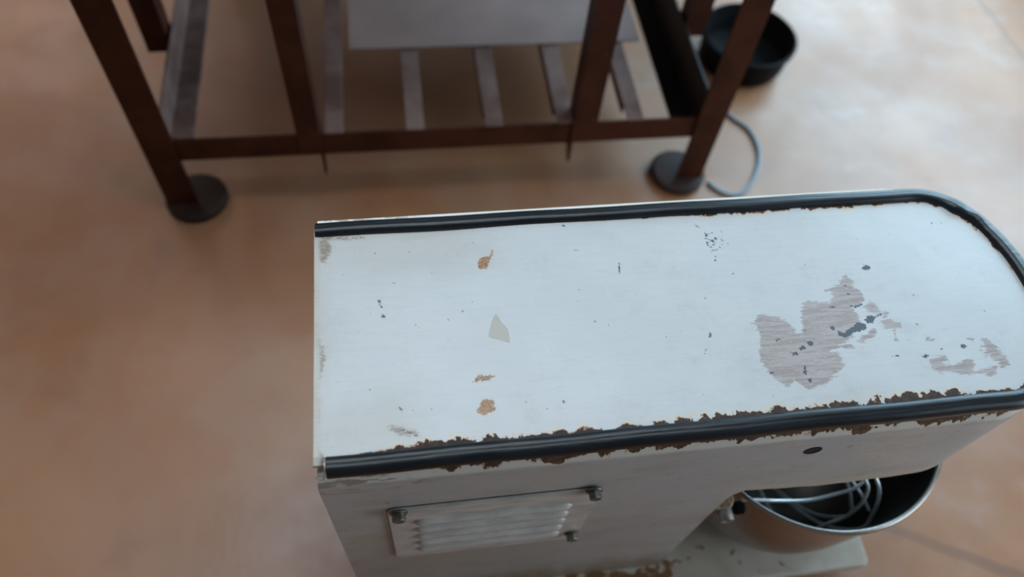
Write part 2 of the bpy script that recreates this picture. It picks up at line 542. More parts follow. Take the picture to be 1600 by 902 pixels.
window_frame('window_1', 0.95, 3.55, 0.35, 2.25)
window_frame('window_3', -1.15, -0.05, 0.20, 2.0)
boxes('added_back_frame', M_FRAME, [((a, Y1 + 0.01, c_), (b, Y1 + 0.07, d)) for a, b, c_, d in
                            ((-2.7, -1.1, 1.15, 1.20), (-2.7, -1.1, 2.40, 2.45), (-2.7, -2.65, 1.2, 2.4), (-1.15, -1.1, 1.2, 2.4), (-1.92, -1.88, 1.2, 2.4))])  # unseen frame around the light added in the back wall
boxes('added_ceiling_frame', M_FRAME, [((-0.9, 0.4, 2.82), (1.1, 0.46, 2.88)), ((-0.9, 1.74, 2.82), (1.1, 1.8, 2.88)), ((-0.9, 0.46, 2.82), (-0.84, 1.74, 2.88)),
                            ((1.04, 0.46, 2.82), (1.1, 1.74, 2.88)), ((0.08, 0.46, 2.82), (0.12, 1.74, 2.88))])  # unseen frame around the added overhead light

# ------------------------------------------------------------------ the mixer
ZT = 0.615
YC, HW = 0.3825, 0.1415
XL, XN, AN = -0.098, 0.588, 0.102
mixer = thing('planetary_mixer',
              'old white painted dough mixer with chipped rusty lid and black rubber edging',
              'mixer', (0.25, YC, 0))
MO = Vector((0.25, YC, 0))


def part(bm, name, mat, parent=None, **k):
    """link as child of the mixer; coordinates are written in the room's frame"""
    o = finish(bm, name, mat, parent or mixer, **k)
    o.location = -MO if parent is None else (0, 0, 0)
    return o


def outline(inset=0.0, xs=None, nose=40, left_inset=None):
    """points of the head's plan from near-left along the near side, round the nose, back along the far side"""
    li = inset if left_inset is None else left_inset
    hw = HW - inset
    xs = xs or [XL + li + (XN - XL - li) * i / 40 for i in range(41)]
    near = [(x, YC - hw) for x in xs]
    arc = []
    for i in range(1, nose):
        a = -math.pi / 2 + math.pi * i / nose
        e = 2 / 2.15
        cx = math.cos(a)
        sy = math.sin(a)
        arc.append((XN + (AN - inset) * abs(cx) ** e, YC + hw * math.copysign(abs(sy) ** e, sy)))
    far = [(x, YC + hw) for x in reversed(xs)]
    return near + arc + far


# body: head shell and column in one mesh
bm = bmesh.new()
XF = 0.372
cx_ = [XL + (XF - XL) * i / 24 for i in range(25)]
hx_ = [XF + (XN - XF) * i / 16 for i in range(1, 17)]
XS = cx_ + hx_
nC = len(cx_)


def zlow(x, y):
    if x < XF:
        return 0.424
    s = min(1.0, (x - XF) / 0.24)
    wob = 0.0012 * math.sin(x * 140 + y * 9) + 0.0010 * math.sin(x * 61 + 1)
    up = 0.0 if x < XN else 0.03 * ((x - XN) / AN) ** 2
    return 0.424 - 0.013 * math.sin(math.pi * s) + wob * math.sin(math.pi * s) + up


rows = []
for z, ins in ((0.6125, 0.014), (0.6125, 0.0120), (0.610, 0.0108), (0.604, 0.0086), (0.597, 0.0060), (0.590, 0.0034),
               (0.584, 0.0011), (0.5805, 0.0003), (0.574, 0.0), (0.560, 0.0), (0.50, 0.0)):
    ring = outline(ins, [x if x > XL else XL + ins * 0.3 for x in XS])
    out_ = outline(-0.0016 if 0.581 < z and ins < 0.0125 else max(0.0, ins), [x if x > XL else XL + ins * 0.3 for x in XS])
    # on the far side the sheet stands up square and shows as a thin rim behind the rubber strip
    vs = []
    for p, q in zip(ring, out_):
        w_ = min(1.0, max(0.0, (p[1] - YC - 0.06) / 0.05)) * min(1.0, max(0.0, (XN + 0.03 - p[0]) / 0.05))
        vs.append(bm.verts.new((p[0] + (q[0] - p[0]) * w_, p[1] + (q[1] - p[1]) * w_, z + (0.0034 * w_ if z > 0.609 and ins < 0.0125 else 0.0))))
    rows.append(vs)
base = outline(0.0, XS)
rows.append([bm.verts.new((p[0], p[1], zlow(*p))) for p in base])
K = len(base)
for A, B in zip(rows, rows[1:]):
    for k in range(K):
        bm.faces.new((A[k], A[(k + 1) % K], B[(k + 1) % K], B[k]))
bm.faces.new(rows[0])
# rolled lower lip and hollow underside of the head, then the column going down
R = rows[-1]
head = list(range(nC - 1, K - nC + 1))


def lip(ins, dz):
    out = []
    for k in head:
        x, y = base[k]
        q = outline(ins, XS)[k]
        out.append(bm.verts.new((q[0], q[1], R[k].co.z + dz)))
    return out


l0 = [R[k] for k in head]
l1 = lip(0.002, -0.0015)
l2 = lip(0.005, 0.0)
l3 = lip(0.006, 0.02)
for A, B in ((l0, l1), (l1, l2), (l2, l3)):
    for a in range(len(A) - 1):
        bm.faces.new((A[a], A[a + 1], B[a + 1], B[a]))
bm.faces.new(l3)
bm.faces.new((l0[0], l1[0], l2[0], l3[0], l3[-1], l2[-1], l1[-1], l0[-1]))
prev = [R[k] for k in list(range(0, nC)) + list(range(K - nC, K))]
for z, xf in ((0.418, 0.366), (0.410, 0.361), (0.395, 0.3575), (0.35, 0.356), (0.20, 0.354), (0.06, 0.354)):

    new = []
    idx = list(range(0, nC)) + list(range(K - nC, K))
    for k in idx:
        x, y = base[k]
        t = (x - XL) / (XF - XL)
        yy = y
        new.append(bm.verts.new((XL + t * (xf - XL), yy, z)))
    n_ = len(new)
    for a in range(n_):
        b2 = (a + 1) % n_
        bm.faces.new((prev[a], prev[b2], new[b2], new[a]))
    prev = new
bm.faces.new(prev)
body = part(bm, 'body', M_BODY, ang=28)

# lid: a fine grid so the peeled paint outlines can be stored on it
LX0, LX1 = XL, XN + AN - 0.010
nx_, ny_ = 760, 270
xs = np.linspace(LX0, LX1, nx_)
t = np.clip((xs - XN) / (AN - 0.010), 0, 1)
hw = (HW - 0.010) * (1 - t ** 2.15) ** (1 / 2.15)
hw = np.maximum(hw, 0.0004)
s = np.linspace(-1, 1, ny_)
X = np.repeat(xs[:, None], ny_, 1)
Y = YC + hw[:, None] * s[None, :]
rng = np.random.RandomState(4)
Z = np.full_like(X, ZT)
Z += 0.0006 * np.sin(X * 23 + 1) * np.cos(Y * 31)            # gently uneven sheet
Z += 0.0007 * np.exp(-((X - LX0) / 0.004) ** 2)              # folded end rim
V = np.stack([X, Y, Z], -1).reshape(-1, 3)


def sdf(polys, extra=0.03):
    P = V[:, :2]
    D = np.full(len(P), 0.08)
    for poly in polys:
        q = np.array(poly)
        lo, hi = q.min(0) - extra, q.max(0) + extra
        m = np.where((P[:, 0] > lo[0]) & (P[:, 0] < hi[0]) & (P[:, 1] > lo[1]) & (P[:, 1] < hi[1]))[0]
        if not len(m):
            continue
        p = P[m]
        d = np.full(len(p), 1e9)
        ins = np.zeros(len(p), bool)
        for i in range(len(q)):
            a, b = q[i], q[(i + 1) % len(q)]
            ab = b - a
            tt = np.clip(((p - a) @ ab) / max(ab @ ab, 1e-12), 0, 1)
            d = np.minimum(d, np.hypot(*(p - a - tt[:, None] * ab).T))
            if a[1] != b[1]:
                cr = ((a[1] > p[:, 1]) != (b[1] > p[:, 1])) & (p[:, 0] < (b[0] - a[0]) * (p[:, 1] - a[1]) / (b[1] - a[1]) + a[0])
                ins ^= cr
        D[m] = np.minimum(D[m], np.where(ins, -d, d))
    return D


PEEL = [[[0.3497, 0.3596], [0.3581, 0.3673], [0.3671, 0.3684], [0.3766, 0.3657], [0.3856, 0.3611], [0.3888, 0.3552], [0.39, 0.3485], [0.3924, 0.3427], [0.3984, 0.3403], [0.4029, 0.3483], [0.4029, 0.3558], [0.408, 0.3706], [0.4122, 0.378], [0.4186, 0.381], [0.4275, 0.381], [0.4353, 0.378], [0.4422, 0.3774], [0.4474, 0.3819], [0.452, 0.3894], [0.4433, 0.3927], [0.4506, 0.3955], [0.4594, 0.3998], [0.4669, 0.4053], [0.4729, 0.4105], [0.4785, 0.4013], [0.4728, 0.3967], [0.4797, 0.3911], [0.4823, 0.3839], [0.481, 0.378], [0.4727, 0.3729], [0.465, 0.3716], [0.4656, 0.3637], [0.4679, 0.3559], [0.4633, 0.3486], [0.4544, 0.3438], [0.4506, 0.3385], [0.4543, 0.3344], [0.4422, 0.33], [0.4295, 0.3238], [0.4177, 0.3194], [0.4273, 0.3176], [0.4316, 0.3109], [0.4284, 0.3023], [0.421, 0.296], [0.4107, 0.2908], [0.4034, 0.2846], [0.3945, 0.2829], [0.3853, 0.2804], [0.3811, 0.2825], [0.3796, 0.2877], [0.3732, 0.2935], [0.3665, 0.2881], [0.3612, 0.2895], [0.3569, 0.2942], [0.3524, 0.3007], [0.3476, 0.3116], [0.3462, 0.3206], [0.3481, 0.3294], [0.353, 0.3398], [0.3542, 0.3489], [0.3531, 0.3565]], [[0.4781, 0.3685], [0.4881, 0.3755], [0.4918, 0.3712], [0.4923, 0.3634], [0.4942, 0.3593], [0.4856, 0.3601], [0.4801, 0.3644]], [[0.4628, 0.3337], [0.4717, 0.3385], [0.4799, 0.3415], [0.4778, 0.3361], [0.4705, 0.3311], [0.4607, 0.3283], [0.456, 0.3296]], [[0.4358, 0.3269], [0.4449, 0.3279], [0.4479, 0.3221], [0.4389, 0.3211]], [[0.4896, 0.3501], [0.4981, 0.3513], [0.5063, 0.3477], [0.5032, 0.3404], [0.494, 0.3412], [0.4907, 0.3462]], [[0.4962, 0.3588], [0.5005, 0.3599], [0.4988, 0.3558], [0.4945, 0.3548]], [[0.4935, 0.3507], [0.501, 0.3514], [0.51, 0.3451], [0.509, 0.341], [0.5018, 0.341], [0.4916, 0.3412]], [[0.4985, 0.3392], [0.5007, 0.3383], [0.4991, 0.3282], [0.497, 0.3278]], [[0.5261, 0.3018], [0.545, 0.304], [0.5429, 0.2996], [0.5366, 0.2969], [0.5398, 0.2926], [0.5501, 0.293], [0.5596, 0.2967], [0.5713, 0.297], [0.568, 0.2874], [0.5674, 0.2836], [0.5613, 0.2816], [0.5467, 0.2829], [0.5375, 0.2877], [0.5296, 0.2871], [0.524, 0.2915]], [[0.5934, 0.3184], [0.5981, 0.32], [0.6009, 0.315], [0.6058, 0.3065], [0.6045, 0.3012], [0.6076, 0.2996], [0.6094, 0.2954], [0.6081, 0.2876], [0.5972, 0.284], [0.6, 0.2923], [0.5939, 0.2955], [0.5933, 0.3022], [0.5858, 0.2989], [0.5927, 0.3077], [0.5933, 0.313]], [[0.5708, 0.2839], [0.58, 0.2856], [0.5876, 0.2856], [0.5932, 0.2864], [0.5913, 0.2826], [0.5812, 0.2777], [0.5803, 0.2798], [0.5729, 0.2818]], [[0.5325, 0.328], [0.5355, 0.3274], [0.5339, 0.3238], [0.5314, 0.324]], [[0.536, 0.3242], [0.5407, 0.3245], [0.5389, 0.322], [0.5353, 0.3226]], [[0.5852, 0.3097], [0.5896, 0.312], [0.5855, 0.3076]], [[0.5776, 0.3212], [0.5823, 0.3201], [0.581, 0.3186]]]
DARK = [[[0.4966, 0.4204], [0.5007, 0.4215], [0.505, 0.4182], [0.5025, 0.4143], [0.4978, 0.414], [0.4944, 0.4158]], [[0.4385, 0.3433], [0.4442, 0.34], [0.4554, 0.3465], [0.4642, 0.3508], [0.4722, 0.3488], [0.4718, 0.3432], [0.4639, 0.341], [0.4564, 0.3398], [0.452, 0.3374], [0.4439, 0.3344], [0.4378, 0.3368]], [[0.4732, 0.3535], [0.4798, 0.359], [0.4858, 0.3562], [0.4942, 0.3593], [0.4935, 0.3575], [0.4842, 0.3544], [0.4804, 0.3481], [0.4743, 0.3496]], [[0.4612, 0.3734], [0.4686, 0.3716], [0.4775, 0.3738], [0.4775, 0.3715], [0.4691, 0.3683], [0.4646, 0.3706]], [[0.3988, 0.3339], [0.4056, 0.3336], [0.4075, 0.3294], [0.4021, 0.3285]], [[0.3897, 0.3274], [0.395, 0.3302], [0.398, 0.3266], [0.3911, 0.324]], [[0.3789, 0.323], [0.3866, 0.3232], [0.3862, 0.3196], [0.3812, 0.3197]], [[0.3672, 0.3389], [0.3726, 0.3399], [0.3737, 0.338], [0.3691, 0.3371]], [[0.3875, 0.307], [0.3903, 0.3068], [0.3882, 0.2973], [0.3854, 0.2976]], [[0.3877, 0.2921], [0.3913, 0.2927], [0.3904, 0.2893], [0.3875, 0.2891]], [[0.3503, 0.3043], [0.3548, 0.303], [0.3512, 0.2994]], [[0.4012, 0.347], [0.4053, 0.3477], [0.4058, 0.3453], [0.4023, 0.345]], [[0.4405, 0.3727], [0.4458, 0.3728], [0.4451, 0.3707], [0.4406, 0.3707]], [[0.432, 0.3495], [0.4368, 0.3481], [0.4351, 0.3436], [0.4315, 0.3458]], [[0.4652, 0.3873], [0.4693, 0.3866], [0.4683, 0.3851], [0.4653, 0.3857]], [[0.4641, 0.3978], [0.4687, 0.3978], [0.4674, 0.3959]], [[0.485, 0.3095], [0.4939, 0.3097], [0.4941, 0.3087], [0.4857, 0.3081]], [[0.5184, 0.3062], [0.5218, 0.3081], [0.5265, 0.307], [0.5208, 0.3029]], [[0.5655, 0.3148], [0.5692, 0.3158], [0.5728, 0.3138], [0.5711, 0.3116], [0.5653, 0.3117]], [[0.5418, 0.3125], [0.5447, 0.3133], [0.5428, 0.3111]], [[-0.0342, 0.4212], [-0.0322, 0.421], [-0.0305, 0.4163], [-0.0325, 0.4157]], [[-0.0312, 0.4141], [-0.0299, 0.414], [-0.0295, 0.4101], [-0.0307, 0.4102]], [[-0.0304, 0.4034], [-0.0279, 0.4025], [-0.0286, 0.3995], [-0.0305, 0.4005]], [[0.224, 0.4455], [0.2254, 0.4454], [0.2232, 0.4348], [0.2215, 0.4333]], [[0.3014, 0.3532], [0.3027, 0.3531], [0.3005, 0.3473], [0.2991, 0.3474]], [[0.3203, 0.4918], [0.3223, 0.4908], [0.3248, 0.4861], [0.3228, 0.4871]], [[-0.0988, 0.4397], [-0.0968, 0.4372], [-0.0974, 0.4334], [-0.0987, 0.4351]], [[0.3298, 0.4795], [0.3335, 0.4765], [0.3311, 0.4732], [0.3296, 0.4759]], [[0.6018, 0.4732], [0.6047, 0.4725], [0.6024, 0.4708]], [[0.3331, 0.4547], [0.3342, 0.4556], [0.3349, 0.4543], [0.3338, 0.4537]], [[0.3316, 0.4695], [0.3323, 0.4701], [0.3328, 0.4691], [0.3321, 0.4687]], [[0.3438, 0.4614], [0.3447, 0.4622], [0.3453, 0.4611], [0.3444, 0.4605]], [[0.3303, 0.441], [0.3315, 0.4419], [0.3323, 0.4406], [0.3311, 0.4399]], [[0.3394, 0.4697], [0.3408, 0.4708], [0.3417, 0.4693], [0.3402, 0.4684]], [[0.3363, 0.4551], [0.3379, 0.4564], [0.339, 0.4547], [0.3373, 0.4536]], [[0.3275, 0.4655], [0.3289, 0.4666], [0.3298, 0.465], [0.3284, 0.4641]], [[0.3409, 0.4582], [0.3422, 0.4592], [0.3431, 0.4577], [0.3417, 0.4569]], [[0.3338, 0.4617], [0.3354, 0.463], [0.3365, 0.4612], [0.3347, 0.4601]], [[0.3267, 0.462], [0.3283, 0.4633], [0.3294, 0.4615], [0.3276, 0.4605]], [[0.3367, 0.4786], [0.3378, 0.4795], [0.3386, 0.4782], [0.3374, 0.4775]], [[0.3381, 0.4702], [0.3398, 0.4716], [0.3409, 0.4697], [0.3391, 0.4686]], [[0.3373, 0.4652], [0.3381, 0.4659], [0.3387, 0.4649], [0.3379, 0.4644]], [[0.3327, 0.4459], [0.3338, 0.4468], [0.3346, 0.4455], [0.3334, 0.4448]], [[0.3332, 0.4676], [0.3344, 0.4686], [0.3353, 0.4672], [0.334, 0.4664]], [[0.3304, 0.4593], [0.3317, 0.4604], [0.3325, 0.4589], [0.3312, 0.4581]], [[0.3279, 0.4714], [0.3293, 0.4726], [0.3303, 0.471], [0.3288, 0.4701]], [[0.3445, 0.4685], [0.3463, 0.4699], [0.3475, 0.468], [0.3456, 0.4668]], [[0.3342, 0.467], [0.3358, 0.4683], [0.3369, 0.4665], [0.3352, 0.4654]], [[0.3458, 0.4657], [0.347, 0.4668], [0.3479, 0.4653], [0.3466, 0.4645]], [[0.3351, 0.4679], [0.3367, 0.4692], [0.3378, 0.4674], [0.3361, 0.4664]], [[0.3325, 0.466], [0.3332, 0.4666], [0.3337, 0.4656], [0.333, 0.4653]], [[0.3486, 0.4792], [0.3494, 0.4798], [0.3499, 0.4788], [0.3491, 0.4784]], [[0.3385, 0.4698], [0.3394, 0.4705], [0.3399, 0.4694], [0.3391, 0.469]], [[0.3293, 0.4523], [0.3309, 0.4536], [0.332, 0.4518], [0.3303, 0.4508]], [[0.3408, 0.4601], [0.3415, 0.4607], [0.342, 0.4598], [0.3413, 0.4594]], [[-0.0202, 0.3011], [-0.0184, 0.3016], [-0.0167, 0.3001], [-0.0185, 0.3001]], [[-0.019, 0.2785], [-0.016, 0.2789], [-0.0132, 0.2773], [-0.0161, 0.2774]], [[-0.0139, 0.2755], [-0.0103, 0.2758], [-0.0069, 0.2742], [-0.0104, 0.2743]], [[-0.007, 0.2717], [-0.0047, 0.2721], [-0.0024, 0.2706], [-0.0047, 0.2706]], [[-0.0179, 0.2989], [-0.0167, 0.2995], [-0.0156, 0.2981], [-0.0168, 0.298]], [[-0.0576, 0.4836], [-0.0566, 0.4844], [-0.0556, 0.4826], [-0.0566, 0.4825]], [[-0.0355, 0.4802], [-0.0346, 0.481], [-0.0339, 0.4793], [-0.0347, 0.4791]], [[0.3452, 0.4224], [0.3465, 0.4231], [0.3471, 0.4214], [0.346, 0.4212]], [[0.306, 0.3947], [0.3072, 0.3954], [0.3078, 0.3938], [0.3067, 0.3936]], [[0.1704, 0.5003], [0.172, 0.5011], [0.1731, 0.4992], [0.1717, 0.4991]], [[0.0345, 0.3918], [0.0352, 0.3925], [0.0357, 0.3909], [0.035, 0.3908]], [[0.0501, 0.4003], [0.0509, 0.4009], [0.0515, 0.3994], [0.0507, 0.3992]], [[0.1361, 0.2919], [0.1375, 0.2924], [0.1385, 0.291], [0.1372, 0.2909]]]
ORNG = [[[0.0717, 0.4552], [0.0739, 0.4625], [0.0784, 0.4663], [0.0845, 0.4658], [0.088, 0.4722], [0.0903, 0.4737], [0.0886, 0.4655], [0.0846, 0.46], [0.0824, 0.4527], [0.0773, 0.4499], [0.0733, 0.451]], [[0.0532, 0.3208], [0.0575, 0.3258], [0.062, 0.3275], [0.0681, 0.3255], [0.0764, 0.3268], [0.0748, 0.3242], [0.0695, 0.322], [0.0613, 0.3207]], [[0.0533, 0.292], [0.0574, 0.2962], [0.0606, 0.3025], [0.0654, 0.3014], [0.0706, 0.2989], [0.0723, 0.2921], [0.0681, 0.2879], [0.0612, 0.286], [0.0547, 0.2879]], [[-0.0183, 0.4424], [-0.0157, 0.4422], [-0.0158, 0.4399], [-0.0184, 0.4401]]]
FILM = [[[0.0741, 0.3689], [0.0761, 0.3769], [0.0798, 0.3869], [0.0839, 0.3939], [0.0861, 0.3909], [0.0885, 0.384], [0.0939, 0.3757], [0.0943, 0.3691], [0.0942, 0.36], [0.0877, 0.3626], [0.0826, 0.3651], [0.0766, 0.367]]]
SMUDGE = [[[-0.0982, 0.449], [-0.0943, 0.4448], [-0.093, 0.4254], [-0.0967, 0.4182]], [[-0.0986, 0.4034], [-0.0935, 0.3993], [-0.0917, 0.3739], [-0.0953, 0.3601], [-0.099, 0.371]], [[-0.0988, 0.3331], [-0.094, 0.3293], [-0.0916, 0.3061], [-0.095, 0.2688], [-0.099, 0.2753]], [[-0.0938, 0.5065], [-0.0514, 0.5066], [-0.0481, 0.5013], [-0.0918, 0.4987]], [[-0.0831, 0.2507], [-0.0346, 0.2553], [-0.0112, 0.2603], [-0.0345, 0.259], [-0.0803, 0.2576]], [[-0.0958, 0.5016], [-0.0838, 0.5006], [-0.0785, 0.4919], [-0.0812, 0.4797], [-0.0865, 0.4704], [-0.0944, 0.4742]], [[-0.0797, 0.5054], [-0.0481, 0.5038], [-0.0448, 0.5002], [-0.0617, 0.4981], [-0.0784, 0.4977]], [[-0.0947, 0.3741], [-0.0868, 0.372], [-0.0844, 0.3591], [-0.0886, 0.3389], [-0.0946, 0.3327]], [[-0.0956, 0.2689], [-0.0887, 0.2651], [-0.0848, 0.2544], [-0.0871, 0.2469], [-0.0955, 0.246]], [[-0.0952, 0.3195], [-0.0916, 0.3179], [-0.0904, 0.2932], [-0.0951, 0.2886]], [[-0.0276, 0.2819], [-0.0043, 0.2771], [-0.0018, 0.2705], [-0.0193, 0.2735]]]
SMEAR = [[[-0.0951, 0.5057], [0.0583, 0.5009], [0.0826, 0.4668], [-0.0001, 0.4489], [-0.0787, 0.4633], [-0.095, 0.4566]], [[-0.0974, 0.3067], [-0.0202, 0.3123], [0.0008, 0.2653], [-0.0916, 0.2593]], [[-0.0982, 0.4569], [-0.0853, 0.448], [-0.0847, 0.2739], [-0.0973, 0.269]]]
edge_y = (hw[:, None] * (1 - np.abs(s))[None, :])
gx = np.gradient(hw, xs)
edge = np.minimum(edge_y / np.sqrt(1 + np.clip(gx, -30, 30) ** 2)[:, None], 1.0) - 0.0075
near = (s < 0)[None, :]
chip_near = np.interp(xs, [-0.083, -0.049, -0.034, -0.005, 0.018, 0.042, 0.071, 0.102, 0.144, 0.169, 0.207, 0.257, 0.303, 0.369, 0.423, 0.485, 0.541, 0.569, 0.612], [0.05, 0.12, 0.25, 0.75, 0.95, 0.9, 0.85, 0.3, 0.45, 0.55, 0.5, 0.6, 0.7, 0.72, 0.8, 0.85, 0.75, 0.35, 0.3])[:, None]
chip_far = np.interp(xs, [-0.095, 0.003, 0.045, 0.087, 0.166, 0.224, 0.299, 0.352, 0.414, 0.484, 0.54, 0.606, 0.647, 0.668, 0.685], [0.0, 0.12, 0.2, 0.1, 0.15, 0.2, 0.3, 0.5, 0.62, 0.55, 0.4, 0.4, 0.6, 0.75, 0.7])[:, None]
chip = np.where(near, chip_near, chip_far)
att = {'peel': sdf(PEEL), 'dark': sdf(DARK), 'orange': sdf(ORNG), 'film': sdf(FILM),
       'smudge': sdf(SMUDGE), 'smear': sdf(SMEAR, 0.06), 'edge': edge.reshape(-1), 'chip': chip.reshape(-1)}
idx = np.arange(nx_ * ny_).reshape(nx_, ny_)
F = np.stack([idx[:-1, :-1], idx[1:, :-1], idx[1:, 1:], idx[:-1, 1:]], -1).reshape(-1, 4)
# a short skirt gives the sheet its thickness
loop = list(idx[:, 0]) + list(idx[-1, 1:]) + list(idx[::-1, -1][1:]) + list(idx[0, ::-1][1:-1])
base_n = len(V)
skirt = V[loop].copy()
skirt[:, 2] = ZT - 0.0025
Fs = [(loop[i], base_n + i, base_n + (i + 1) % len(loop), loop[(i + 1) % len(loop)]) for i in range(len(loop))]
me = bpy.data.meshes.new('lid')
me.from_pydata(np.vstack([V, skirt]).tolist(), [], F.tolist() + [tuple(int(v) for v in f) for f in Fs])
for k, v in att.items():
    a = me.attributes.new(k, 'FLOAT', 'POINT')
    a.data.foreach_set('value', np.concatenate([v, v[loop]]).astype(np.float32))
me.polygons.foreach_set('use_smooth', [True] * len(F) + [False] * len(Fs))
me.materials.append(M_LID)
lid = bpy.data.objects.new('lid', me)
COL.objects.link(lid)
lid.parent = mixer
lid.location = -MO

# rubber strip: grooved profile swept along the lid's edge
bm = bmesh.new()
path = outline(0.0, [-0.086 + (XN + 0.086) * i / 60 for i in range(61)], 60)
far0 = max(i for i in range(len(path)))
path[-1] = (-0.0965, path[-1][1])
prof = [(0.0178, -0.002), (0.0178, 0.0006), (0.0168, 0.0034), (0.0145, 0.0055), (0.0115, 0.0062), (0.0090, 0.0060),
        (0.0080, 0.0056), (0.0070, 0.0056), (0.0050, 0.0053), (0.0022, 0.0042), (0.0004, 0.0018), (-0.0008, -0.002),
        (-0.0006, -0.0065), (0.0010, -0.0085)]
rings = []
for i, p in enumerate(path):
    a = Vector(path[max(i - 1, 0)])
    b = Vector(path[min(i + 1, len(path) - 1)])
    tg = (b - a).normalized()
    nrm = Vector((-tg.y, tg.x))
    # the strip is kinked where it was forced round the far front corner
    kink = 0.0
    for kx, ky, ka in [[0.6494, 0.5005, 0.006], [0.6632, 0.4756, -0.005]]:
        kink += ka * math.exp(-(((p[0] - kx) ** 2 + (p[1] - ky) ** 2) / 0.010 ** 2))
    wav = 0.0004 * math.sin(p[0] * 37)
    ring = []
    for o_, z_ in prof:
        w_ = o_ + 0.0018 * min(1.0, max(0.0, (p[1] - YC) / 0.10)) + (kink * 0.5 if o_ > 0.008 else 0.0) + wav
        ring.append(bm.verts.new((p[0] + nrm.x * w_, p[1] + nrm.y * w_, ZT + z_ * (1 + abs(kink) * 60) + 0.0005)))
    rings.append(ring)
for A, B in zip(rings, rings[1:]):
    for k in range(len(prof)):
        k2 = (k + 1) % len(prof)
        bm.faces.new((A[k], A[k2], B[k2], B[k]))
bm.faces.new(rings[0])
bm.faces.new(rings[-1][::-1])
trim = part(bm, 'rubber_strip', M_RUBBER, ang=50)

# curled paint flake and torn corner at the near left end
bm = bmesh.new()
pts = catmull([(-0.0965, 0.2465, 0.600), (-0.0955, 0.2435, 0.606), (-0.0935, 0.2410, 0.609), (-0.0905, 0.2400, 0.607), (-0.0880, 0.2405, 0.612), (-0.0868, 0.2440, 0.617), (-0.0866, 0.2500, 0.6195), (-0.0866, 0.2560, 0.6180)], 5)
A = [bm.verts.new(p) for p in pts]
B = [bm.verts.new(p + Vector((-0.0011, 0.0, 0.0))) for p in pts]
for i in range(len(pts) - 1):
    bm.faces.new((A[i], A[i + 1], B[i + 1], B[i]))
g = bmesh.ops.solidify(bm, geom=bm.faces[:], thickness=0.0008)
part(bm, 'strip_end_clip', M_GREASE)

# louvred grille with its hex bolts
GX0, GX1, GZ0, GZ1 = [-0.0405, 0.1857, 0.3059, 0.501]
YS = YC - HW
bm = bmesh.new()


def rrect(x0, x1, z0, z1, r, n=5):
    out = []
    for cx, cz, a0 in ((x1 - r, z1 - r, 0), (x0 + r, z1 - r, 90), (x0 + r, z0 + r, 180), (x1 - r, z0 + r, 270)):
        for i in range(n + 1):
            a = math.radians(a0 + 90 * i / n)
            out.append((cx + r * math.cos(a), cz + r * math.sin(a)))
    return out


prism(bm, rrect(GX0, GX1, GZ0, GZ1, 0.010), YS - 0.0026, YS - 0.0006, 'y')
prism(bm, rrect(GX0 + 0.0012, GX1 - 0.0012, GZ0 + 0.0012, GZ1 - 0.0018, 0.009), YS - 0.0038, YS - 0.0024, 'y')
LXa, LXb = GX0 + 0.026, GX1 - 0.026
nl = 5
for i in range(nl):
    zc = GZ1 - 0.046 - i * (GZ1 - GZ0 - 0.082) / (nl - 1)
    h = 0.0082
    secs = []
    for j in range(49):
        u = j / 48
        x = LXa + (LXb - LXa) * u
        e = min(1.0, min(u, 1 - u) / 0.07)
        e = math.sqrt(max(0, 1 - (1 - e) ** 2))
        ring = []
        for k in range(9):
            a = math.pi * k / 8
            # hooded shape: bulges out and opens downwards
            ring.append(bm.verts.new((x, YS - 0.0036 - 0.0048 * e * math.sin(a) - 0.0002,
                                      zc + h * (0.15 + 0.85 * e) * math.cos(a))))
        secs.append(ring)
    for A, B in zip(secs, secs[1:]):
        for k in range(8):
            bm.faces.new((A[k], A[k + 1], B[k + 1], B[k]))
        bm.faces.new((A[8], A[0], B[0], B[8]))
    bm.faces.new(secs[0])
    bm.faces.new(secs[-1][::-1])
grille = part(bm, 'vent_grille', M_PANEL, ang=40)
bm = bmesh.new()
prism(bm, rrect(GX0 - 0.0007, GX1 + 0.0007, GZ0 - 0.0007, GZ1 + 0.0016, 0.011), YS - 0.0006, YS + 0.002, 'y')
part(bm, 'gap_sheet', M_DIRT, parent=grille)  # dark sheet behind the plate paints the dirty gap round its edge


def hexbolt(x, z, tilt, lab=None):
    bm = bmesh.new()
    y = YS - 0.0038
    lathe(bm, [(0, 0.0005), (0.0092, 0.0005), (0.0096, -0.0006), (0.0085, -0.002), (0, -0.002)], (x, y, z), 24, 'y')
    hexp = [(x + 0.0074 * math.cos(math.radians(60 * k + tilt)), z + 0.0074 * math.sin(math.radians(60 * k + tilt))) for k in range(6)]
    hexq = [(x + 0.0062 * math.cos(math.radians(60 * k + tilt)), z + 0.0062 * math.sin(math.radians(60 * k + tilt))) for k in range(6)]
    A = [bm.verts.new((p[0], y - 0.0015, p[1])) for p in hexp]
    B = [bm.verts.new((p[0], y - 0.0085, p[1])) for p in hexp]
    C = [bm.verts.new((p[0], y - 0.0100, p[1])) for p in hexq]
    bm.faces.new(A)
    for P, Q in ((A, B), (B, C)):
        for k in range(6):
            bm.faces.new((P[k], P[(k + 1) % 6], Q[(k + 1) % 6], Q[k]))
    bm.faces.new(C[::-1])
    o = part(bm, 'hex_bolt', M_BOLT, parent=grille, ang=20)
    return o


for bx, bz, tl in [[-0.0284, 0.4957, 10], [0.1767, 0.501, 40], [0.1751, 0.3347, 25]]:
    hexbolt(bx, bz, tl)

# hole in the side of the head, its dark depth painted as a flat disc
HXc, HZc = [0.4039, 0.5468]
bm = bmesh.new()
lathe(bm, [(0.0, -0.0004), (0.0088, -0.0004), (0.0094, -0.0007), (0.0100, 0.0004)], (HXc, YS, HZc), 32, 'y')
part(bm, 'oil_hole', M_HOLE)

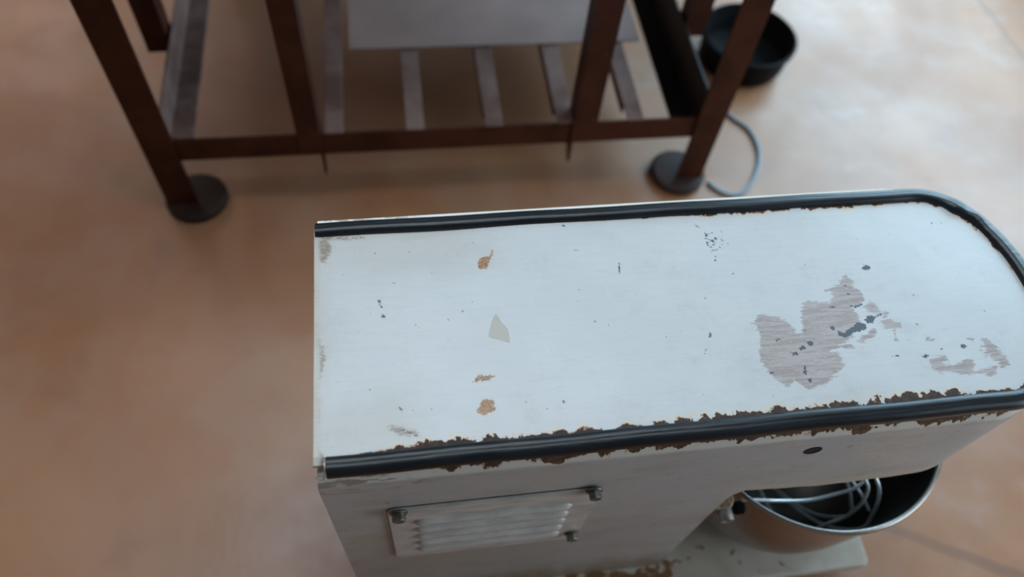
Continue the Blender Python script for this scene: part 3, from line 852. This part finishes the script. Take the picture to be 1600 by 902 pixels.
# bowl clamp on the front of the column
KX, KZ = [0.3777, 0.3267]
bm = bmesh.new()
prism(bm, [(0.352, 0.252), (0.366, 0.244), (0.386, 0.246), (0.392, 0.256), (0.388, 0.272), (0.352, 0.280)], KZ - 0.012, KZ + 0.010, 'z')
clamp = part(bm, 'bowl_clamp', M_BRASS, bev=0.002)
bm = bmesh.new()
prev_r = None
c0 = (KX, 0.243, KZ)
lathe(bm, [(0.0042, -0.002), (0.0042, -0.011), (0.0050, -0.0118), (0.0088, -0.0118), (0.0096, -0.010), (0.0096, 0.003), (0.0042, 0.003), (0.0042, -0.002)], c0, 24, 'y')
part(bm, 'clamp_bush', M_GREASE, parent=clamp)
bm = bmesh.new()
lathe(bm, [(0, -0.001), (0.007, -0.001), (0.0085, 0.002), (0.0085, 0.011), (0.006, 0.014), (0, 0.014)], (KX + 0.014, 0.247, KZ - 0.002), 20, 'x')
part(bm, 'clamp_knob', M_PLASTIC, parent=clamp)
# drive shaft that carries the whisk, under the head
bm = bmesh.new()
SX, SY = 0.535, YC
lathe(bm, [(0, 0.443), (0.115, 0.443), (0.118, 0.440), (0.118, 0.428), (0.055, 0.426), (0.055, 0.425), (0.045, 0.415), (0.018, 0.412), (0.016, 0.345), (0, 0.345)], (SX, SY, 0), 40)  # wide dark disc at the top added to darken the bowl's reflections
part(bm, 'drive_shaft', M_GREASY)
bm = bmesh.new()
prism(bm, [(p[0], p[1]) for p in outline(0.008, [0.38 + (XN - 0.38) * i / 12 for i in range(13)])], 0.4395, 0.4435, 'z')
part(bm, 'added_dark_plate', M_GREASY)  # unseen dark plate added so the bowl reflects a darker head

# base plate on rubber feet
bm = bmesh.new()
BX1 = 0.695
bp = []
for cx, cy, a0, r in ((BX1 - 0.012, 0.570 - 0.02, 0, 0.02), (-0.11 + 0.02, 0.570 - 0.02, 90, 0.02), (-0.11 + 0.02, 0.222, 180, 0.02), (BX1 - 0.012, 0.2135, 270, 0.012)):
    for i in range(7):
        a = math.radians(a0 + 15 * i)
        bp.append((cx + r * math.cos(a), cy + r * math.sin(a)))
prism(bm, bp, 0.036, 0.0595, 'z')
part(bm, 'base_plate', M_BASE, bev=0.004, seg=3)
for fx, fy in ((-0.06, 0.25), (-0.06, 0.52), (0.63, 0.26), (0.63, 0.51)):
    bm = bmesh.new()
    lathe(bm, [(0, 0.0), (0.026, 0.0), (0.028, 0.004), (0.022, 0.034), (0.0, 0.037)], (fx, fy, 0), 24)
    part(bm, 'rubber_foot', M_PLASTIC)

# ------------------------------------------------------------------ bowl
bm = bmesh.new()
BCX, BCY, BR, BZ = [0.552, 0.3825, 0.181, 0.315]
z0 = 0.0605
H_ = BZ - z0
outer = [(0.0, 0.0), (0.07, 0.0), (0.10, 0.004), (0.130, 0.016), (0.152, 0.038), (0.163, 0.066), (0.169, 0.10), (0.173, 0.15), (0.1765, 0.20), (BR - 0.002, H_ - 0.006)]
rim = [(BR + 0.0015, H_ - 0.005), (BR + 0.0035, H_ - 0.001), (BR + 0.002, H_ + 0.0025), (BR - 0.001, H_ + 0.003), (BR - 0.0035, H_ + 0.0005), (BR - 0.004, H_ - 0.004)]
inner = [(r - 0.0035 if r > 0.01 else 0.0, z + 0.003) for r, z in reversed(outer[:-1])]
lathe(bm, outer + rim + inner, (0, 0, 0), 96)
bowl = finish(bm, 'mixing_bowl', M_STEEL, ang=60, loc=(BCX, BCY, z0))
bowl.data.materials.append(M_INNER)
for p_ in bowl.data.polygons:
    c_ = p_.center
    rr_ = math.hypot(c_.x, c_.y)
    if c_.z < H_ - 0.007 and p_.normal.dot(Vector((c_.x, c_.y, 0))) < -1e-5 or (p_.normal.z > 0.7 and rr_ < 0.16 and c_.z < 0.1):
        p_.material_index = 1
tag(bowl, 'round stainless steel mixing bowl under the mixer head, on its base plate', 'bowl')

# ------------------------------------------------------------------ whisk in the bowl
wh = thing('wire_whisk', 'bright steel wire whisk sitting inside the mixing bowl', 'whisk', (SX, SY, 0.08))
bm = bmesh.new()
lathe(bm, [(0, 0.30), (0.024, 0.30), (0.026, 0.292), (0.026, 0.268), (0.020, 0.262), (0, 0.262)], (0, 0, -0.0), 32)
hub = finish(bm, 'hub', M_BOLT, wh)
WO = Vector((SX, SY, 0.08))
for path_ in [[[0.5758, 0.2814, 0.335], [0.5813, 0.2666, 0.325], [0.5878, 0.255, 0.31], [0.5825, 0.2425, 0.29], [0.5697, 0.2345, 0.265], [0.5499, 0.2322, 0.24], [0.5366, 0.2346, 0.21]], [[0.583, 0.2833, 0.335], [0.5989, 0.27, 0.32], [0.6082, 0.2517, 0.3], [0.6066, 0.2335, 0.27], [0.597, 0.2226, 0.23]], [[0.5584, 0.2822, 0.32], [0.5685, 0.2745, 0.3], [0.5827, 0.2575, 0.27], [0.589, 0.2425, 0.23]]]:
    P = [Vector(p) - WO for p in path_]
    mir = [Vector((-p.x, -p.y, p.z)) for p in reversed(P)]
    h0 = Vector((P[0].x, P[0].y, 0)).normalized() * 0.018 + Vector((0, 0, 0.27))
    lowp = Vector((P[-1].x * 0.72, P[-1].y * 0.72, max(0.03, P[-1].z - 0.09)))
    full = catmull([h0] + P + [lowp, Vector((0, 0, 0.008)), Vector((-lowp.x, -lowp.y, lowp.z))] + mir + [Vector((-h0.x, -h0.y, h0.z))], 7)
    bm = bmesh.new()
    tube(bm, full, 0.0024, 10)
    finish(bm, 'wire', M_WIRE, wh)
for path_ in [[[0.4125, 0.2607, 0.31], [0.4469, 0.2623, 0.29], [0.4733, 0.2617, 0.28], [0.5155, 0.258, 0.28], [0.5566, 0.2603, 0.29], [0.5768, 0.2621, 0.3], [0.5896, 0.269, 0.31]], [[0.5739, 0.2812, 0.3], [0.5843, 0.269, 0.29], [0.5944, 0.2559, 0.28], [0.6078, 0.2408, 0.26]]]:
    P = [Vector(p) - WO for p in path_]
    bm = bmesh.new()
    tube(bm, catmull(P, 7), 0.0022, 10)
    finish(bm, 'cross_wire', M_WIRE, wh)

# ------------------------------------------------------------------ the iron table
table = thing('iron_table', 'dark brown angle iron table frame with a low slatted shelf and round feet', 'table', (0.09, 1.4, 0))
TO = Vector((0.09, 1.4, 0))
ZTOP = 0.76


def tpart(bm, name, mat, parent=None, **k):
    o = finish(bm, name, mat, parent or table, **k)
    o.location = -TO if parent is None else (0, 0, 0)
    return o


def ell(bm, x0, x1, y0, y1, z0, z1, t=0.005, vx='lo', vy='lo', taper=0.0):
    """angle iron upright: one flange across x at y(vy), one across y at x(vx)"""
    ya = (y0, y0 + t) if vy == 'lo' else (y1 - t, y1)
    xa = (x0, x0 + t) if vx == 'lo' else (x1 - t, x1)
    xc = (x0 + t, x1) if vx == 'lo' else (x0, x1 - t)
    box(bm, (xc[0], ya[0], z0), (xc[1], ya[1], z1))
    # side flange, its lower end cut to a point
    pts = [(y0, z0 - taper), (y0 + 0.006, z0 - taper), (y1, z0), (y1, z1), (y0, z1)]
    prism(bm, pts, xa[0], xa[1], 'x')


YF, YB = 1.045, 1.96
lx = {'l': (-0.470, -0.412), 'r': (0.592, 0.648)}
for side, yy in (('l', YF), ('r', YF), ('l', YB), ('r', YB)):
    x0, x1 = lx[side]
    front = yy == YF
    bm = bmesh.new()
    ell(bm, x0, x1, yy - (0 if front else 0.05), yy + (0.05 if front else 0), 0.010, ZTOP, 0.006,
        'lo' if side == 'l' else 'hi', 'lo' if front else 'hi')
    leg = tpart(bm, 'leg', M_IRON)
    bm = bmesh.new()
    cx = (x0 + x1) / 2 + (0.022 if side == 'l' else -0.018)
    lathe(bm, [(0, 0.001), (0.050, 0.001), (0.060, 0.005), (0.061, 0.014), (0.054, 0.020), (0.030, 0.022), (0, 0.022)], (cx, yy + (0.024 if front else -0.024), 0), 40)
    tpart(bm, 'foot_disc', M_FOOTIRON, parent=leg)
# front inner uprights, their side flange runs past the stretcher as a point
for x0, x1, vx in ((-0.190, -0.147, 'hi'), (0.337, 0.384, 'lo')):
    bm = bmesh.new()
    ell(bm, x0, x1, YF - 0.001, YF + 0.045, 0.150, ZTOP, 0.005, vx, 'lo', 0.055)
    tpart(bm, 'upright', M_IRON)
# side uprights outside the shelf rails
for x0, x1, vx in ((-0.470, -0.4255, 'hi'), (0.6055, 0.652, 'lo')):
    bm = bmesh.new()
    ell(bm, x0, x1, 1.262, 1.305, 0.222, ZTOP, 0.005, vx, 'lo')
    tpart(bm, 'upright', M_IRON)
# low stretchers, front and back
for yy, s_ in ((YF + 0.006, 1), (YB - 0.006, -1)):
    bm = bmesh.new()
    box(bm, (-0.440, min(yy, yy + s_ * 0.006), 0.142), (0.620, max(yy, yy + s_ * 0.006), 0.196))
    box(bm, (-0.440, min(yy + s_ * 0.006, yy + s_ * 0.045), 0.142), (0.620, max(yy + s_ * 0.006, yy + s_ * 0.045), 0.147))
    tpart(bm, 'stretcher', M_IRON, bev=0.001)
# side rails of the shelf; the right one is deeper, its backlit shade painted black
bm = bmesh.new()
box(bm, (-0.4205, YF + 0.0125, 0.191), (-0.376, YB - 0.05, 0.197))
box(bm, (-0.4205, YF + 0.0125, 0.1975), (-0.4155, YB - 0.05, 0.262))
tpart(bm, 'side_rail', M_SHELF, bev=0.001)
bm = bmesh.new()
box(bm, (0.556, YF + 0.0525, 0.150), (0.5955, YB - 0.05, 0.156))
box(bm, (0.5955, YF + 0.0125, 0.136), (0.6005, YB - 0.05, 0.262))
rr = tpart(bm, 'side_rail', M_SHADEDIRON, bev=0.001)
rr['label'] = 'deep side rail on the right of the shelf, shade painted black'
# slats
for xs_ in (-0.139, 0.013, 0.165, 0.306, 0.447):
    bm = bmesh.new()
    box(bm, (xs_, YF + 0.0065, 0.1965), (xs_ + 0.034, YB - 0.013, 0.200))
    box(bm, (xs_, YF + 0.052, 0.172), (xs_ + 0.004, YB - 0.052, 0.1965))
    tpart(bm, 'slat', M_SHELF, bev=0.0008)
# top frame and top
for yy in (YF + 0.006, YB - 0.012):
    bm = bmesh.new()
    box(bm, (-0.44, yy, 0.70), (0.62, yy + 0.006, 0.755))
    tpart(bm, 'top_rail', M_IRON)
bm = bmesh.new()
prism(bm, rrect(-0.55, 0.76, YF - 0.04, YB + 0.04, 0.01), ZTOP, ZTOP + 0.025, 'z')
tpart(bm, 'table_top', M_TABLE, bev=0.003)

# metal sheet lying on the shelf
bm = bmesh.new()
box(bm, (-0.090, 1.275, 0.0), (0.520, 1.700, 0.004))
sheet = finish(bm, 'metal_sheet', M_BOARD, bev=0.001, loc=(0, 0, 0.2003))
tag(sheet, 'flat greyish metal sheet lying on the slats of the low table shelf', 'metal sheet')

# ------------------------------------------------------------------ black tub
bm = bmesh.new()
KR = 0.112
lathe(bm, [(0, 0), (KR - 0.022, 0), (KR - 0.012, 0.005), (KR - 0.006, 0.02), (KR - 0.002, 0.070), (KR + 0.004, 0.072), (KR + 0.005, 0.080), (KR - 0.001, 0.083),
           (KR - 0.005, 0.075), (KR - 0.010, 0.02), (KR - 0.022, 0.008), (0, 0.007)], (0, 0, 0), 64)
tub = finish(bm, 'round_tub', M_PLASTIC, ang=50, loc=(0.856, 1.429, 0))
tag(tub, 'round black plastic tub standing on the floor behind the right table leg', 'tub')

# ------------------------------------------------------------------ cable
bm = bmesh.new()
tube(bm, catmull([[0.7576, 1.3034, 0.0045], [0.7746, 1.2389, 0.0045], [0.8094, 1.1856, 0.0045], [0.8099, 1.1161, 0.0045], [0.7808, 1.0514, 0.0045], [0.7468, 1.0132, 0.0045], [0.715, 1.001, 0.0045], [0.6844, 1.0175, 0.0045], [0.6675, 1.0424, 0.0045]], 10), 0.0045, 10)
cb = finish(bm, 'cable', M_CABLE)
tag(cb, 'thin grey cable curled in a loop on the floor beside the right table foot', 'cable')
